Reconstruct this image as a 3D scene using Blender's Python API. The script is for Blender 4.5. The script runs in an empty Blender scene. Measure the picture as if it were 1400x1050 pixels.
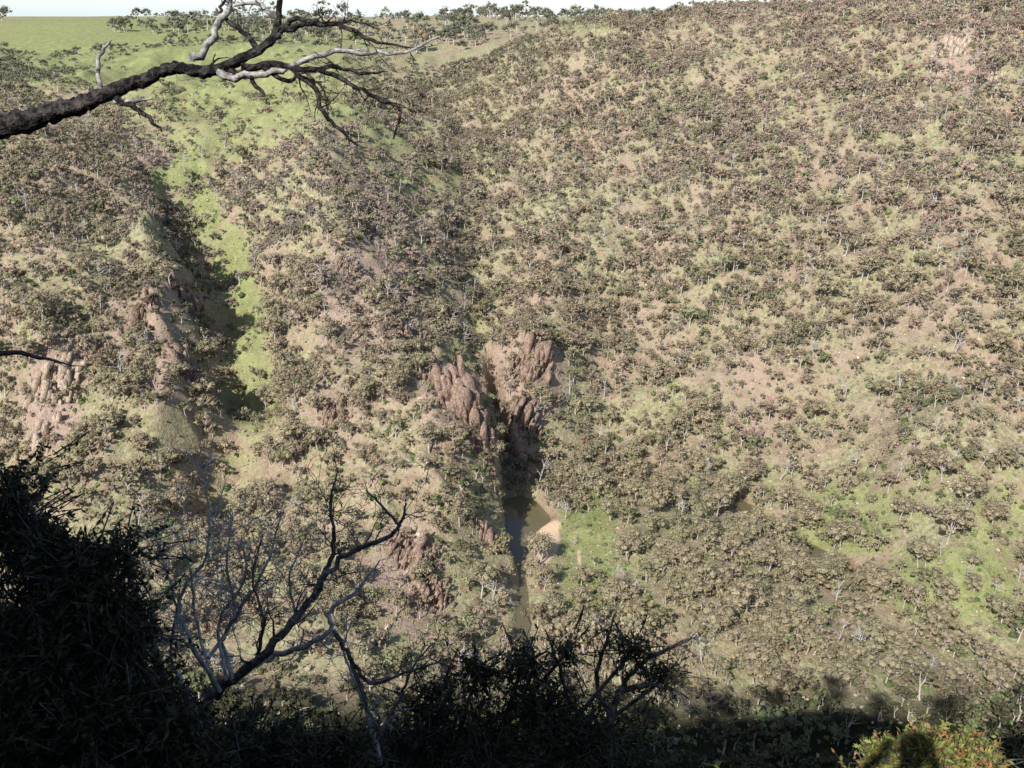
import bpy, bmesh, math, random
import numpy as np
from mathutils import Vector
random.seed(7); rng = np.random.default_rng(11)
C = bpy.context.scene.collection
PITCH = math.radians(22.5); CP, SP = math.cos(PITCH), math.sin(PITCH); F = 1212.0
WATER = -158.0
def tag(o, label, cat, group=None, kind=None):
    o['label'] = label; o['category'] = cat
    if group: o['group'] = group
    if kind: o['kind'] = kind
    return o
def P(px, py, d):
    a = (px-700)/F; b = -(py-525)/F
    return np.array([a*d, (CP+b*SP)*d, (-SP+b*CP)*d])
def PY(px, py, y):
    a = (px-700)/F; b = -(py-525)/F
    t = y/(CP+b*SP)
    return np.array([a*t, y, (-SP+b*CP)*t])
def project(x, y, z):
    d = y*CP - z*SP; up = y*SP + z*CP
    d = np.where(np.abs(d) < 1e-3, 1e-3, d)
    return 700+F*x/d, 525-F*up/d, d
def sstep(a, b, x):
    t = np.clip((x-a)/(b-a), 0, 1); return t*t*(3-2*t)
# ---------------------------------------------------------------- noise
def vnoise(x, y, seed=0):
    xi = np.floor(x).astype(np.int64); yi = np.floor(y).astype(np.int64)
    fx = x-xi; fy = y-yi; fx = fx*fx*(3-2*fx); fy = fy*fy*(3-2*fy)
    def h(i, j):
        n = (i*374761393 + j*668265263 + seed*1442695041) & 0x7fffffff
        n = ((n ^ (n >> 13))*1274126177) & 0x7fffffff
        return ((n ^ (n >> 16)) & 0xffff)/65535.0
    return ((h(xi, yi)*(1-fx)+h(xi+1, yi)*fx)*(1-fy)+(h(xi, yi+1)*(1-fx)+h(xi+1, yi+1)*fx)*fy)*2-1
def fbm(x, y, sc, octv, seed=0, ridged=False):
    r = np.zeros_like(x, dtype=float); a = 1.0; f = 1.0/sc
    for k in range(octv):
        n = vnoise(x*f+17.3*k, y*f-9.1*k, seed+k)
        if ridged: n = 1-2*np.abs(n)
        r += a*n; a *= .5; f *= 2.03
    return r
# ---------------------------------------------------------------- terrain control
tan_t = lambda py: math.tan(PITCH + math.atan((py-525)/F))
ctrl = []
def cp(px, py, y): ctrl.append(PY(px, py, y))
def column(px, foot_py, m, pys, dy=0):
    y0 = -WATER/tan_t(foot_py)
    for py in pys: cp(px, py, (158+m*y0)/(tan_t(py)+m)+dy)
column(1400, 890, .45, [800, 700, 600, 500, 400, 300, 200, 100, 34])
column(1300, 840, .44, [760, 650, 550, 450, 350, 250, 150, 60, 18], -8)
column(1200, 790, .43, [700, 600, 500, 400, 300, 200, 100, 20])
column(1100, 730, .43, [650, 550, 450, 350, 250, 150, 60, 26], 5)
column(1000, 690, .42, [600, 500, 400, 300, 200, 100, 32])
column(900, 650, .42, [560, 450, 350, 250, 150, 60], 4)
column(820, 640, .43, [600, 500, 400, 300, 200, 100, 40], 8)
column(1500, 940, .45, [800, 600, 400, 200, 70]); column(1650, 1000, .45, [800, 600, 400, 200, 90])
for c in [(740,600,305),(740,540,318),(730,470,335),(740,400,385),(740,300,455),(730,200,545),(720,120,640),(720,60,740),
  (705,620,296),(700,560,300),(690,470,345),(690,390,400),
  (640,200,610),(640,300,480),(650,400,415),(655,480,365),(668,560,318),(690,650,288),
  (600,130,700),(590,80,790),
  (600,850,200),(610,800,212),(620,700,230),(610,600,250),(618,535,266),(560,500,292),(590,440,325),(570,340,385),(570,250,470),(560,200,520),(560,150,590),
  (670,700,240),(668,780,222),(655,620,252),(645,555,264),(690,840,208),
  (450,850,190),(450,800,203),(450,700,228),(450,600,256),(450,500,288),(450,400,328),(450,300,375),(450,200,445),(450,150,500),(450,100,590),(450,60,720),
  (520,650,238),(500,420,322),(520,300,395),
  (300,850,196),(300,700,245),(300,600,288),(312,500,340),(305,400,396),(280,300,442),(235,240,475),(300,200,500),(300,150,545),(300,100,650),(300,62,790),
  (370,550,285),(370,350,370),(380,230,440),(258,500,272),(255,420,308),(245,600,250),(225,340,355),(285,560,262),
  (200,450,296),(190,350,345),(220,540,262),(150,550,262),(150,650,238),(180,270,425),(150,200,480),(160,150,560),(150,100,680),(100,70,800),
  (0,900,180),(100,850,193),(150,750,215),(0,700,230),(0,600,258),(0,500,286),(0,400,320),(0,300,368),(0,200,440),(0,130,540),(0,80,720),(80,380,318),(70,480,285),
  (-150,700,235),(-150,500,290),(-150,300,375),(-150,150,520),(-350,600,260),(-350,300,380),(-350,120,560)]:
    cp(*c)
for (px, py, dz) in [(715,840,1),(720,740,.5),(760,680,1.5),(830,655,2),(920,655,2),(1010,690,1),(1090,745,1),(1150,775,1),(1280,850,2),(1400,930,2),
    (900,740,6),(850,760,4),(960,720,6),(1000,800,8),(900,850,7),(1100,860,9),(800,850,4),(800,720,3),(1100,950,7),(1300,960,6),(900,980,6),(700,980,5),(500,980,7),(300,980,10),(100,980,14),(1500,1000,6)]:
    z = WATER+dz; cp(px, py, -z/tan_t(py))
ctrl = np.array(ctrl)
far = []
for x in (-1200,-700,-250,0,250,700,1200):
    for y, z in ((1000,-7.5),(1500,-6),(2400,-5)):
        far.append((x, y, z))
for x in (-1200,-600): far.append((x, 600, -50))
far += [(560,560,-2),(1200,620,-4),(180,790,-3),(280,740,-7),(370,710,-8),(460,680,-10),(600,680,-12),(300,840,-9)]
for x in (-300,-150,150,300): far.append((x, 130, -146))
K = np.vstack([ctrl, np.array(far)])
def phi(r): return np.sqrt(r*r+16.0)
A = phi(np.hypot(K[:,None,0]-K[None,:,0], K[:,None,1]-K[None,:,1]))
n = len(K); M = np.zeros((n+1, n+1)); M[:n,:n] = A - np.eye(n)*1.0; M[:n,n] = 1; M[n,:n] = 1
mz = np.append(K[:,2], 0); W = np.linalg.solve(M, mz)
riv = [(712,900,4),(716,850,2),(716,812,.8),(713,780,.6),(708,752,4),(707,730,8),(720,709,14),(712,694,12),(700,680,6)]
riv2 = [(990,672,1.0),(1015,692,5),(1050,712,1.8),(1090,742,4.2),(1150,772,4),(1185,795,.1),(1250,835,.1),(1400,925,1),(1600,1040,6)]
slot = [(700,680,3),(693,655,1.6),(690,632,1.2),(680,606,.8),(672,588,.5)]
def worldline(l, lift=0): return np.array([list(PY(a, b, (158-lift)/tan_t(b))[:2])+[w*.55] for a, b, w in l])
rp = worldline(riv); rp2 = worldline(riv2)
sp_ = worldline(slot, 0)
def linedist(rp, x, y):
    best = np.full(x.shape, 1e9)
    for i in range(len(rp)-1):
        a = rp[i]; b = rp[i+1]; d = b[:2]-a[:2]; L = d@d
        t = np.clip(((x-a[0])*d[0]+(y-a[1])*d[1])/L, 0, 1)
        w = a[2]+(b[2]-a[2])*t
        best = np.minimum(best, np.hypot(x-a[0]-t*d[0], y-a[1]-t*d[1])-w)
    return best
def rivdist(x, y): return np.minimum(linedist(rp, x, y), linedist(rp2, x, y))
HX, HY = -.506, -.863; QX, QY = .863, -.506
def height(x, y):
    x = x.astype(float); y = y.astype(float)
    yc = np.clip(y, 120, 2600); xc = np.clip(x, -1300, 1300)
    z = np.full(x.shape, W[n])
    for i in range(n): z += W[i]*phi(np.hypot(xc-K[i,0], yc-K[i,1]))
    hillw = sstep(WATER+3, WATER+25, z)
    roof = sstep(640, 900, y)
    amp = (.12+.88*hillw)*(1-.75*roof)
    z = z + amp*(4.4*fbm(x, y, 50, 3, 3, True)-1.4 + 2.1*fbm(x, y, 15, 4, 9, True)-.6 + .5*fbm(x, y, 4, 2, 19))
    z = z + sstep(560, 700, y)*sstep(120, -60, x)*fbm(x, y, 130, 2, 71)*4.5
    crag = np.exp(-(linedist(sp_, x, y)/22)**2)
    z = z + crag*hillw*2.2*fbm(x*1.0, y*.35, 6, 3, 61, True)
    z = z + sstep(1300, 4000, y)*fbm(x, y, 900, 2, 31)*6
    z = np.maximum(z, WATER+.9+.25*fbm(x, y, 5, 2, 5))
    sd = linedist(sp_, x, y); sb = sstep(0, 3.2, sd)
    z = np.where((y < 400), (np.minimum(z, WATER+3))*(1-sb)+z*sb, z)
    rd = rivdist(x, y)
    bank = sstep(-.5, 2.5, rd)
    z = np.where(y < 700, (WATER-1.5)*(1-bank)+z*bank, z)
    yb = np.minimum(y, 1.0)
    S = x*HX+yb*HY; U = x*QX+yb*QY
    S1 = np.minimum(S, 9.)
    zl = np.minimum(-3.1+1.4*S1, .83*S1+.9+.2*np.minimum(U+6, 0))
    S2 = np.minimum(S, 22.)
    zr = np.minimum(-5+1.2*S2, .83*S2+3+.2*np.clip(U, 0, 60))
    base = -1.7+.05*np.clip(S, 0, 30)
    wl = 1-sstep(-1.7, -.8, U); wr = sstep(1.3, 2.6, U)
    zb = base + (np.maximum(zl, base)-base)*wl + (np.maximum(zr, base)-base)*wr  # unseen knoll and gap behind the camera
    dyf = np.clip(y-1, 0, None)
    zf = zb - np.where(dyf < 85, 1.15*dyf, 97.75+.9*(dyf-85)) + .25*fbm(x, y, 2.5, 3, 41)*sstep(1.5, 4, np.hypot(x, y))
    zf = np.maximum(zf, WATER+6)
    t = sstep(132, 165, y)
    return zf*(1-t)+z*t
def lines(segs):
    out = []
    for a, b, st in segs: out += list(np.arange(a, b, st))
    return out
def grow(a, b, st, g):
    out = []; v = a
    while v < b: out.append(v); v += st; st *= g
    return out+[b]
xr = lines([(0, 24, 1.0), (24, 330, 2.0)])+grow(330, 9000, 3, 1.12)
xs = np.array(sorted([-v for v in xr[1:]]+xr))
ys = np.array(lines([(-60, -14, 2.5), (-14, 22, .9), (22, 140, 4), (140, 350, 1.25), (350, 620, 2.1)])+grow(620, 12000, 3, 1.06))
GX, GY = np.meshgrid(xs, ys)
GZ = height(GX, GY)
def Zs(x, y):
    x = np.asarray(x, float); y = np.asarray(y, float)
    i = np.clip(np.searchsorted(xs, x)-1, 0, len(xs)-2); j = np.clip(np.searchsorted(ys, y)-1, 0, len(ys)-2)
    fx = (x-xs[i])/(xs[i+1]-xs[i]); fy = (y-ys[j])/(ys[j+1]-ys[j])
    return (GZ[j,i]*(1-fx)+GZ[j,i+1]*fx)*(1-fy)+(GZ[j+1,i]*(1-fx)+GZ[j+1,i+1]*fx)*fy
TT = np.concatenate([np.arange(140, 900, .6), np.geomspace(900, 9000, 400)])
def hit(px, py):
    a = (px-700)/F; b = -(py-525)/F
    X = a*TT; Y = (CP+b*SP)*TT; Z = (-SP+b*CP)*TT
    k = np.nonzero((Z < Zs(X, Y)) & (Y > 135))[0]
    if len(k) == 0: return None
    k = k[0]; return np.array([X[k], Y[k], float(Zs(X[k], Y[k]))])
gul = np.array([[*hit(a, b)[:2], 0] for a, b in [(232,255),(258,310),(296,370),(298,440),(308,510),(294,580),(285,640)]])
rib = np.array([[*hit(a, b)[:2], 0] for a, b in [(190,300),(210,350),(232,410),(226,480),(244,540),(232,600)]])
gul2 = np.array([[*hit(a, b)[:2], 0] for a, b in [(640,215),(648,290),(645,350),(655,420),(660,470)]])
rib2 = np.array([[*hit(a, b)[:2], 0] for a, b in [(600,300),(612,360),(610,430)]])
rib3 = np.array([[*hit(a, b)[:2], 0] for a, b in [(20,420),(60,470),(75,540),(50,610)]])
rib4 = np.array([[*hit(a, b)[:2], 0] for a, b in [(450,300),(500,380),(530,440),(545,500)]])
rough = 1+.45*fbm(GX, GY, 10, 3, 81, True)
GZ = GZ - 9*np.exp(-(linedist(gul, GX, GY)/10)**2) + 8.5*np.exp(-(linedist(rib, GX, GY)/9)**2)*rough \
    - 4.5*np.exp(-(linedist(gul2, GX, GY)/9)**2) + 3.5*np.exp(-(linedist(rib2, GX, GY)/9)**2)*rough + 4*np.exp(-(linedist(rib3, GX, GY)/7)**2)*(1+.5*fbm(GX, GY, 7, 3, 82, True)) + 4*np.exp(-(linedist(rib4, GX, GY)/9)**2)*(1+.5*fbm(GX, GY, 7, 3, 83, True))
# ---------------------------------------------------------------- mesh utils
def mesh_arrays(name, V, Fc, mat, col=None, smooth=False):
    V = np.asarray(V, np.float32); Fc = np.asarray(Fc, np.int32); k = Fc.shape[1]
    me = bpy.data.meshes.new(name)
    me.vertices.add(len(V)); me.vertices.foreach_set('co', V.ravel())
    me.loops.add(Fc.size); me.loops.foreach_set('vertex_index', Fc.ravel())
    me.polygons.add(len(Fc)); me.polygons.foreach_set('loop_start', np.arange(0, Fc.size, k, dtype=np.int32))
    try: me.polygons.foreach_set('loop_total', np.full(len(Fc), k, np.int32))
    except Exception: pass
    if smooth: me.polygons.foreach_set('use_smooth', np.ones(len(Fc), bool))
    me.update(calc_edges=True)
    if col is not None:
        at = me.color_attributes.new('tint', 'FLOAT_COLOR', 'POINT')
        c = np.ones((len(V), 4), np.float32); c[:, :col.shape[1]] = col
        at.data.foreach_set('color', c.ravel())
    if mat: me.materials.append(mat)
    return me
def link(name, me, parent=None, loc=None):
    o = bpy.data.objects.new(name, me); C.objects.link(o)
    if parent: o.parent = parent
    if loc is not None: o.location = loc
    return o
def empty(name, loc=(0,0,0), rz=0):
    o = bpy.data.objects.new(name, None); C.objects.link(o); o.location = loc; o.rotation_euler = (0,0,rz); o.empty_display_size = .3
    return o
class QB:
    def __init__(s): s.v = []; s.f = []; s.n = 0
    def add(s, V, Fc): s.v.append(V); s.f.append(Fc+s.n); s.n += len(V)
    def arrays(s): return np.vstack(s.v), np.vstack(s.f)
    def mesh(s, name, mat, smooth=False, off=None):
        V, Fc = s.arrays()
        if off is not None: V = V-np.array(off)
        return mesh_arrays(name, V, Fc, mat, None, smooth)
def tube(qb, pts, rad, sides=6, rough=0):
    pts = np.array(pts, float); m = len(pts)
    T = np.gradient(pts, axis=0); T /= np.linalg.norm(T, axis=1)[:,None]+1e-9
    ref = np.array([0,0,1.]) if abs(T[0,2]) < .9 else np.array([1.,0,0])
    nrm = np.cross(T[0], ref); nrm /= np.linalg.norm(nrm)
    ang = np.linspace(0, 2*np.pi, sides, endpoint=False); V = []
    for i in range(m):
        nrm = nrm-T[i]*(nrm@T[i]); nrm /= np.linalg.norm(nrm)+1e-9
        bn = np.cross(T[i], nrm)
        r = rad[i]*(1+rough*rng.uniform(-1, 1, sides))
        V.append(pts[i]+np.outer(np.cos(ang)*r, nrm)+np.outer(np.sin(ang)*r, bn))
    V = np.vstack(V); i = np.arange(m-1)[:,None]*sides; j = np.arange(sides)[None,:]; j2 = (j+1) % sides
    Fc = np.stack([i+j, i+j2, i+sides+j2, i+sides+j], -1).reshape(-1, 4)
    qb.add(V, Fc)
def smooth_path(pts, rad, per=6, jit=0):
    pts = np.array(pts, float); rad = np.array(rad, float); m = len(pts)
    e = np.vstack([2*pts[0]-pts[1], pts, 2*pts[-1]-pts[-2]]); out = []; ro = []
    for i in range(m-1):
        p0, p1, p2, p3 = e[i:i+4]
        for k in range(per):
            t = k/per
            out.append(.5*((2*p1)+(-p0+p2)*t+(2*p0-5*p1+4*p2-p3)*t*t+(-p0+3*p1-3*p2+p3)*t**3)); ro.append(rad[i]*(1-t)+rad[i+1]*t)
    out.append(pts[-1]); ro.append(rad[-1]); out = np.array(out)
    if jit:
        out[1:-1] += rng.normal(0, 1, (len(out)-2, 3))*jit*np.array(ro)[1:-1,None]
    return out, np.array(ro)
def unit(v): return v/(np.linalg.norm(v, axis=-1, keepdims=True)+1e-9)
def leaf_quads(pos, nrm, size, aspect=1.0, r=None):
    r = r or rng
    k = len(pos); a = unit(np.cross(nrm, r.normal(0, 1, (k, 3)))); b = np.cross(nrm, a)
    s = size[:,None]*.5
    V = np.stack([pos-a*s-b*s*aspect*.6, pos+a*s*.7-b*s*aspect, pos+a*s+b*s*aspect*.7, pos-a*s*.8+b*s*aspect], 1).reshape(-1, 3)
    return V, np.arange(4*k).reshape(-1, 4)
def cubesphere():
    bm = bmesh.new(); bmesh.ops.create_cube(bm, size=2); bmesh.ops.subdivide_edges(bm, edges=bm.edges, cuts=1, use_grid_fill=True)
    bm.verts.index_update(); V = unit(np.array([v.co[:] for v in bm.verts])); Fc = np.array([[v.index for v in f.verts] for f in bm.faces]); bm.free(); return V, Fc
CSV, CSF = cubesphere()
# ---------------------------------------------------------------- materials
def newmat(name, rough=.9):
    m = bpy.data.materials.new(name); m.use_nodes = True; nt = m.node_tree
    b = nt.nodes['Principled BSDF']; b.inputs['Roughness'].default_value = rough
    b.inputs['Specular IOR Level'].default_value = .15
    return m, nt, b
def nd(nt, t, **kw):
    x = nt.nodes.new(t)
    for k, v in kw.items(): setattr(x, k, v)
    return x
def noise(nt, scale, detail=4, rough=.6, vec=None):
    x = nd(nt, 'ShaderNodeTexNoise'); x.inputs['Scale'].default_value = scale; x.inputs['Detail'].default_value = detail; x.inputs['Roughness'].default_value = rough
    if vec: nt.links.new(vec, x.inputs['Vector'])
    return x.outputs['Fac']
def mapr(nt, v, a, b, c=0, d=1):
    x = nd(nt, 'ShaderNodeMapRange'); nt.links.new(v, x.inputs['Value'])
    for i, q in zip(('From Min', 'From Max', 'To Min', 'To Max'), (a, b, c, d)): x.inputs[i].default_value = q
    return x.outputs['Result']
def mixc(nt, f, a, b, mode='MIX'):
    x = nd(nt, 'ShaderNodeMix', data_type='RGBA', blend_type=mode)
    for i, v in ((0, f), (6, a), (7, b)):
        if isinstance(v, (int, float)): x.inputs[i].default_value = v
        elif isinstance(v, tuple): x.inputs[i].default_value = (*v, 1)
        else: nt.links.new(v, x.inputs[i])
    return x.outputs[2]
def math_(nt, op, a, b):
    x = nd(nt, 'ShaderNodeMath', operation=op)
    for i, v in enumerate((a, b)):
        if isinstance(v, (int, float)): x.inputs[i].default_value = v
        else: nt.links.new(v, x.inputs[i])
    return x.outputs[0]
def bump(nt, b, h, s, dist):
    x = nd(nt, 'ShaderNodeBump'); x.inputs['Strength'].default_value = s; x.inputs['Distance'].default_value = dist
    nt.links.new(h, x.inputs['Height']); nt.links.new(x.outputs[0], b.inputs['Normal'])
MG, nt, b = newmat('ground_material', .95)
b.inputs['Specular IOR Level'].default_value = 0
pos = nd(nt, 'ShaderNodeNewGeometry').outputs['Position']
at = nd(nt, 'ShaderNodeAttribute', attribute_name='tint'); sep = nd(nt, 'ShaderNodeSeparateColor'); nt.links.new(at.outputs['Color'], sep.inputs[0])
G, R_, S_ = sep.outputs[0], sep.outputs[1], sep.outputs[2]
n1 = noise(nt, .035, 2, .6, pos); n2 = noise(nt, .22, 4, .75, pos); n3 = noise(nt, 1.1, 3, .8, pos); n4 = noise(nt, .6, 2, .65, pos)
soil = mixc(nt, mapr(nt, n2, .35, .65), (.35,.25,.18), (.60,.465,.36))
straw = mixc(nt, mapr(nt, n4, .35, .65), (.29,.27,.145), (.52,.485,.31))
green = mixc(nt, mapr(nt, n2, .3, .7), (.22,.265,.09), (.45,.46,.23))
base = mixc(nt, mapr(nt, math_(nt, 'ADD', math_(nt, 'MULTIPLY', n1, .5), math_(nt, 'MULTIPLY', n2, .5)), .42, .55), soil, straw)
gm = mapr(nt, math_(nt, 'ADD', G, math_(nt, 'MULTIPLY', math_(nt, 'SUBTRACT', n2, .5), 1.9)), .36, .74)
base = mixc(nt, gm, base, green)
rock = mixc(nt, mapr(nt, n3, .35, .65), (.28,.19,.145), (.70,.55,.45))
rm = mapr(nt, math_(nt, 'ADD', R_, math_(nt, 'MULTIPLY', math_(nt, 'SUBTRACT', n4, .5), 1.8)), .42, .6)
base = mixc(nt, rm, base, rock)
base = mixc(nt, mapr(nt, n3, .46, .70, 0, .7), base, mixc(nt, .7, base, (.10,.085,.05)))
base = mixc(nt, mapr(nt, S_, .3, .6), base, mixc(nt, n3, (.66,.48,.32), (.80,.60,.42)))
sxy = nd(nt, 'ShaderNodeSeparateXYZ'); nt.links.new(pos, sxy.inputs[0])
base = mixc(nt, mapr(nt, sxy.outputs['Y'], 174, 160), base, (.03,.035,.02))  # ridge shadow on the near ground deepened in the base colour
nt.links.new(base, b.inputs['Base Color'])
bump(nt, b, n3, .7, 1.0)
def attr_mat(name):
    m, nt, b = newmat(name, .85)
    b.inputs['Specular IOR Level'].default_value = 0
    at = nd(nt, 'ShaderNodeAttribute', attribute_name='tint')
    nt.links.new(at.outputs['Color'], b.inputs['Base Color'])
    return m
MS = attr_mat('woodland_material')
def foliage_mat(name, c1, c2, c3, rough=.7, sc=.9, lo=.65, hi_=1.35, fr=(.4,.8)):
    m, nt, b = newmat(name, rough)
    oi = nd(nt, 'ShaderNodeObjectInfo').outputs['Random']; geo = nd(nt, 'ShaderNodeNewGeometry')
    c = mixc(nt, oi, c1, c2); ri = geo.outputs['Random Per Island']
    c = mixc(nt, mapr(nt, math_(nt, 'FRACT', math_(nt, 'MULTIPLY', ri, 7.13), 0), *fr), c, c3)
    v = mapr(nt, ri, 0, 1, lo, hi_)
    hs = nd(nt, 'ShaderNodeHueSaturation'); nt.links.new(c, hs.inputs['Color']); nt.links.new(v, hs.inputs['Value'])
    nt.links.new(hs.outputs[0], b.inputs['Base Color'])
    return m
MF = foliage_mat('gum_foliage_material', (.33,.265,.175), (.27,.255,.145), (.37,.315,.215), lo=.75, hi_=1.25)
def bark_mat(name, c1, c2, sc=6, bs=.5, dist=.02, lo=.38, hi_=.62):
    m, nt, b = newmat(name, .85)
    tc = nd(nt, 'ShaderNodeTexCoord').outputs['Object']
    f = noise(nt, sc, 3, .7, tc)
    nt.links.new(mixc(nt, mapr(nt, f, lo, hi_), c1, c2), b.inputs['Base Color'])
    bump(nt, b, f, bs, dist)
    return m
MB = bark_mat('pale_bark_material', (.42,.37,.32), (.72,.66,.60), 2)
MDEAD = bark_mat('dead_wood_material', (.45,.42,.38), (.74,.70,.66), 2)
MCHAR = bark_mat('charred_bark_material', (.010,.009,.010), (.12,.105,.10), 30, 1.0, .03, .42, .7)
MSILV = bark_mat('silver_wood_material', (.15,.135,.13), (.55,.53,.51), 24, .7, .010)
MTWIG = bark_mat('dark_twig_material', (.04,.035,.033), (.16,.15,.145), 15, .5, .01)
MGREY = bark_mat('grey_twig_material', (.22,.21,.21), (.50,.49,.50), 15, .5, .01)
def rock_mat(name, a, b_, c_):
    m, nt, b = newmat(name, .92)
    geo = nd(nt, 'ShaderNodeNewGeometry')
    mp = nd(nt, 'ShaderNodeMapping'); nt.links.new(geo.outputs['Position'], mp.inputs['Vector']); mp.inputs['Scale'].default_value = (1.5,1.5,.5); mp.inputs['Rotation'].default_value = (.1,.25,0)
    f1 = noise(nt, .9, 4, .8, mp.outputs[0]); f2 = noise(nt, 1.6, 3, .75, geo.outputs['Position'])
    c = mixc(nt, mapr(nt, f1, .38, .6), a, b_); c = mixc(nt, mapr(nt, f2, .54, .68), c, c_)
    nt.links.new(c, b.inputs['Base Color']); bump(nt, b, f1, .8, .9)
    return m
MROCK = rock_mat('rock_material', (.17,.11,.085), (.47,.33,.255), (.66,.53,.44))
MPALE = rock_mat('pale_rock_material', (.34,.25,.18), (.70,.57,.44), (.82,.72,.62))
MW, nt, b = newmat('water_material', .08)
pos = nd(nt, 'ShaderNodeNewGeometry').outputs['Position']
b.inputs['Base Color'].default_value = (.16,.135,.075,1); b.inputs['Specular IOR Level'].default_value = .5
bump(nt, b, noise(nt, .8, 2, .6, pos), .12, .1)
# ---------------------------------------------------------------- ground mesh
PX, PYp, PD = project(GX, GY, GZ)
def blobs(lst, px, py):
    r = np.zeros_like(px, dtype=float)
    for (cx, cy, rx, ry, a) in lst:
        r = np.maximum(r, a*np.exp(-(((px-cx)/rx)**2+((py-cy)/ry)**2)**2))
    return r
greens = [(180,70,430,66,.85),(340,135,230,65,.8),(300,190,110,50,.7),(245,230,52,38,1),(275,290,38,52,.9),(320,370,38,72,.9),(345,450,42,75,.85),(345,540,50,75,.75),(330,620,50,70,.5),
 (590,240,70,50,.6),(520,180,80,50,.65),(640,470,30,60,.6),(805,750,48,110,.95),(790,640,80,25,.5),(1000,650,120,22,.5),(1180,690,110,45,.65),(1150,730,90,35,.95),(1300,800,120,60,1),(1370,720,100,90,.6),
 (1280,650,120,50,.5),(1100,580,200,60,.35),(900,540,120,60,.35),(870,800,60,90,.45),(1000,900,200,40,.4),(560,870,90,60,.45),(400,760,80,60,.45),(220,760,60,60,.5),(30,440,50,40,.4),(80,650,60,50,.5),(800,30,70,12,.8),(690,230,40,40,.4),(1350,880,80,50,.5),(1250,240,60,20,.6)]
rocks_ = [(1050,500,180,50,.5),(1250,430,130,50,.55),(900,430,120,60,.45),(500,400,90,120,.75),(620,560,60,70,.85),(720,520,60,80,.9),(560,790,60,100,.85),(70,550,50,90,.85),(200,450,80,120,.65),(1310,80,50,60,.8),(1290,290,40,40,.7),
 (1030,590,60,60,.6),(560,150,50,25,.5),(210,215,30,15,1),(1180,570,60,40,.5),(800,420,70,50,.45),(450,560,60,70,.6),(1000,250,300,150,.3),(700,620,40,40,.7),(1240,620,60,25,.6),(380,470,30,30,.5)]
sand = [(746,738,20,28,1),(740,768,11,12,1),(792,765,4,22,.7),(805,790,10,4,.5),(760,718,8,8,.8),(820,735,8,12,.4)]
inv = (GY > 135)
zc = np.stack([blobs(greens, PX, PYp)*inv, blobs(rocks_, PX, PYp)*inv, blobs(sand, PX, PYp)*inv], -1).reshape(-1, 3)
V = np.stack([GX, GY, GZ], -1).reshape(-1, 3); nx = len(xs); ny = len(ys)
jj, ii = np.meshgrid(np.arange(ny-1), np.arange(nx-1), indexing='ij'); q = (jj*nx+ii).ravel()
Fq = np.stack([q, q+1, q+nx+1, q+nx], 1)
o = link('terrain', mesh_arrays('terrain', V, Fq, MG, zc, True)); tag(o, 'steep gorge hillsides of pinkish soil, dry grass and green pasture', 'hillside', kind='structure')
def water(rp, lb):
    rv = []
    for i in range(len(rp)):
        d = rp[min(i+1, len(rp)-1), :2]-rp[max(i-1, 0), :2]; d = d/np.linalg.norm(d); nn = np.array([-d[1], d[0]]); w = rp[i, 2]+3
        rv += [(*(rp[i,:2]+nn*w), WATER), (*(rp[i,:2]-nn*w), WATER)]
    Fr = np.array([[2*i, 2*i+1, 2*i+3, 2*i+2] for i in range(len(rp)-1)])
    o = link('river', mesh_arrays('river', np.array(rv), Fr, MW)); tag(o, lb, 'river', kind='structure')
water(rp, 'still brown river pool beside the small sandy beach'); water(rp2, 'narrow dark river channel half hidden by trees on the right')
# ---------------------------------------------------------------- trees
def make_tree(seed, nper=45, leaf=.5, hgt=7.0, wid=2.9, flat=.8, limbs=True, core=True):
    r = np.random.default_rng(seed); nb = r.integers(7, 11)
    cs = []; L = []; N = []; cv = []; cf = []; o_ = 0
    for i in range(nb):
        a = i*2.4+r.uniform(-.5, .5); rr = wid*math.sqrt((i+.2)/nb)*r.uniform(.55, .95)
        z = hgt*(.80-.40*(rr/wid)**1.3)+r.uniform(-.8, .6)
        cs.append((rr*math.cos(a), rr*math.sin(a), z, r.uniform(.7, 1.3)*wid/2.9))
    for (x, y, z, R) in cs:
        k = int(nper*R/1.2); d = unit(r.normal(0, 1, (k, 3))); d[:,2] = np.where(d[:,2] < -.45, -d[:,2], d[:,2])
        L.append(np.array([x, y, z])+d*np.array([R, R, R*flat])*r.uniform(.55, 1.4, (k,1))); N.append(unit(d+r.normal(0, .3, (k,3))+np.array([0,0,.3])))
        cv.append(np.array([x, y, z])+CSV*np.array([R, R, R*flat])*r.uniform(.4, .72, (len(CSV),1))); cf.append(CSF+o_); o_ += len(CSV)
    Lp = np.vstack(L); Nn = np.vstack(N)
    V, Fc = leaf_quads(Lp, Nn, leaf*r.uniform(.5, 1.25, len(Lp)), .65, r)
    CV = np.vstack(cv); CF = np.vstack(cf); nl = len(V)
    V = np.vstack([V, CV]); Fc = np.vstack([Fc, CF+nl])
    qb = QB(); fork = np.array([r.uniform(-.4,.4), r.uniform(-.4,.4), hgt*.3])
    tube(qb, [(0,0,-1.2), (0,0,0), fork*np.array([.6,.6,.5]), fork], [.24,.2,.17,.14], 5)
    for (x, y, z, R) in cs[:6 if limbs else 3]:
        e = np.array([x*.9, y*.9, z]); mid = (fork+e)/2+np.array([r.uniform(-.3,.3), r.uniform(-.3,.3), -.25])
        tube(qb, [fork, mid, e], [.12,.09,.04], 4)
        if r.uniform() < .6: tube(qb, [mid, mid+unit(np.array([x, y, 0.01]))*R*1.4+np.array([0,0,.7])], [.07,.02], 3)
    TV, TF = qb.arrays()
    return V, Fc, TV, TF, nl
hi = [make_tree(100+i, 80, .33, [7,6.2,7.8,6.6,5.6,8.2][i], [3.1,3.3,2.7,3.0,3.0,3.2][i]) for i in range(6)]
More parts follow.
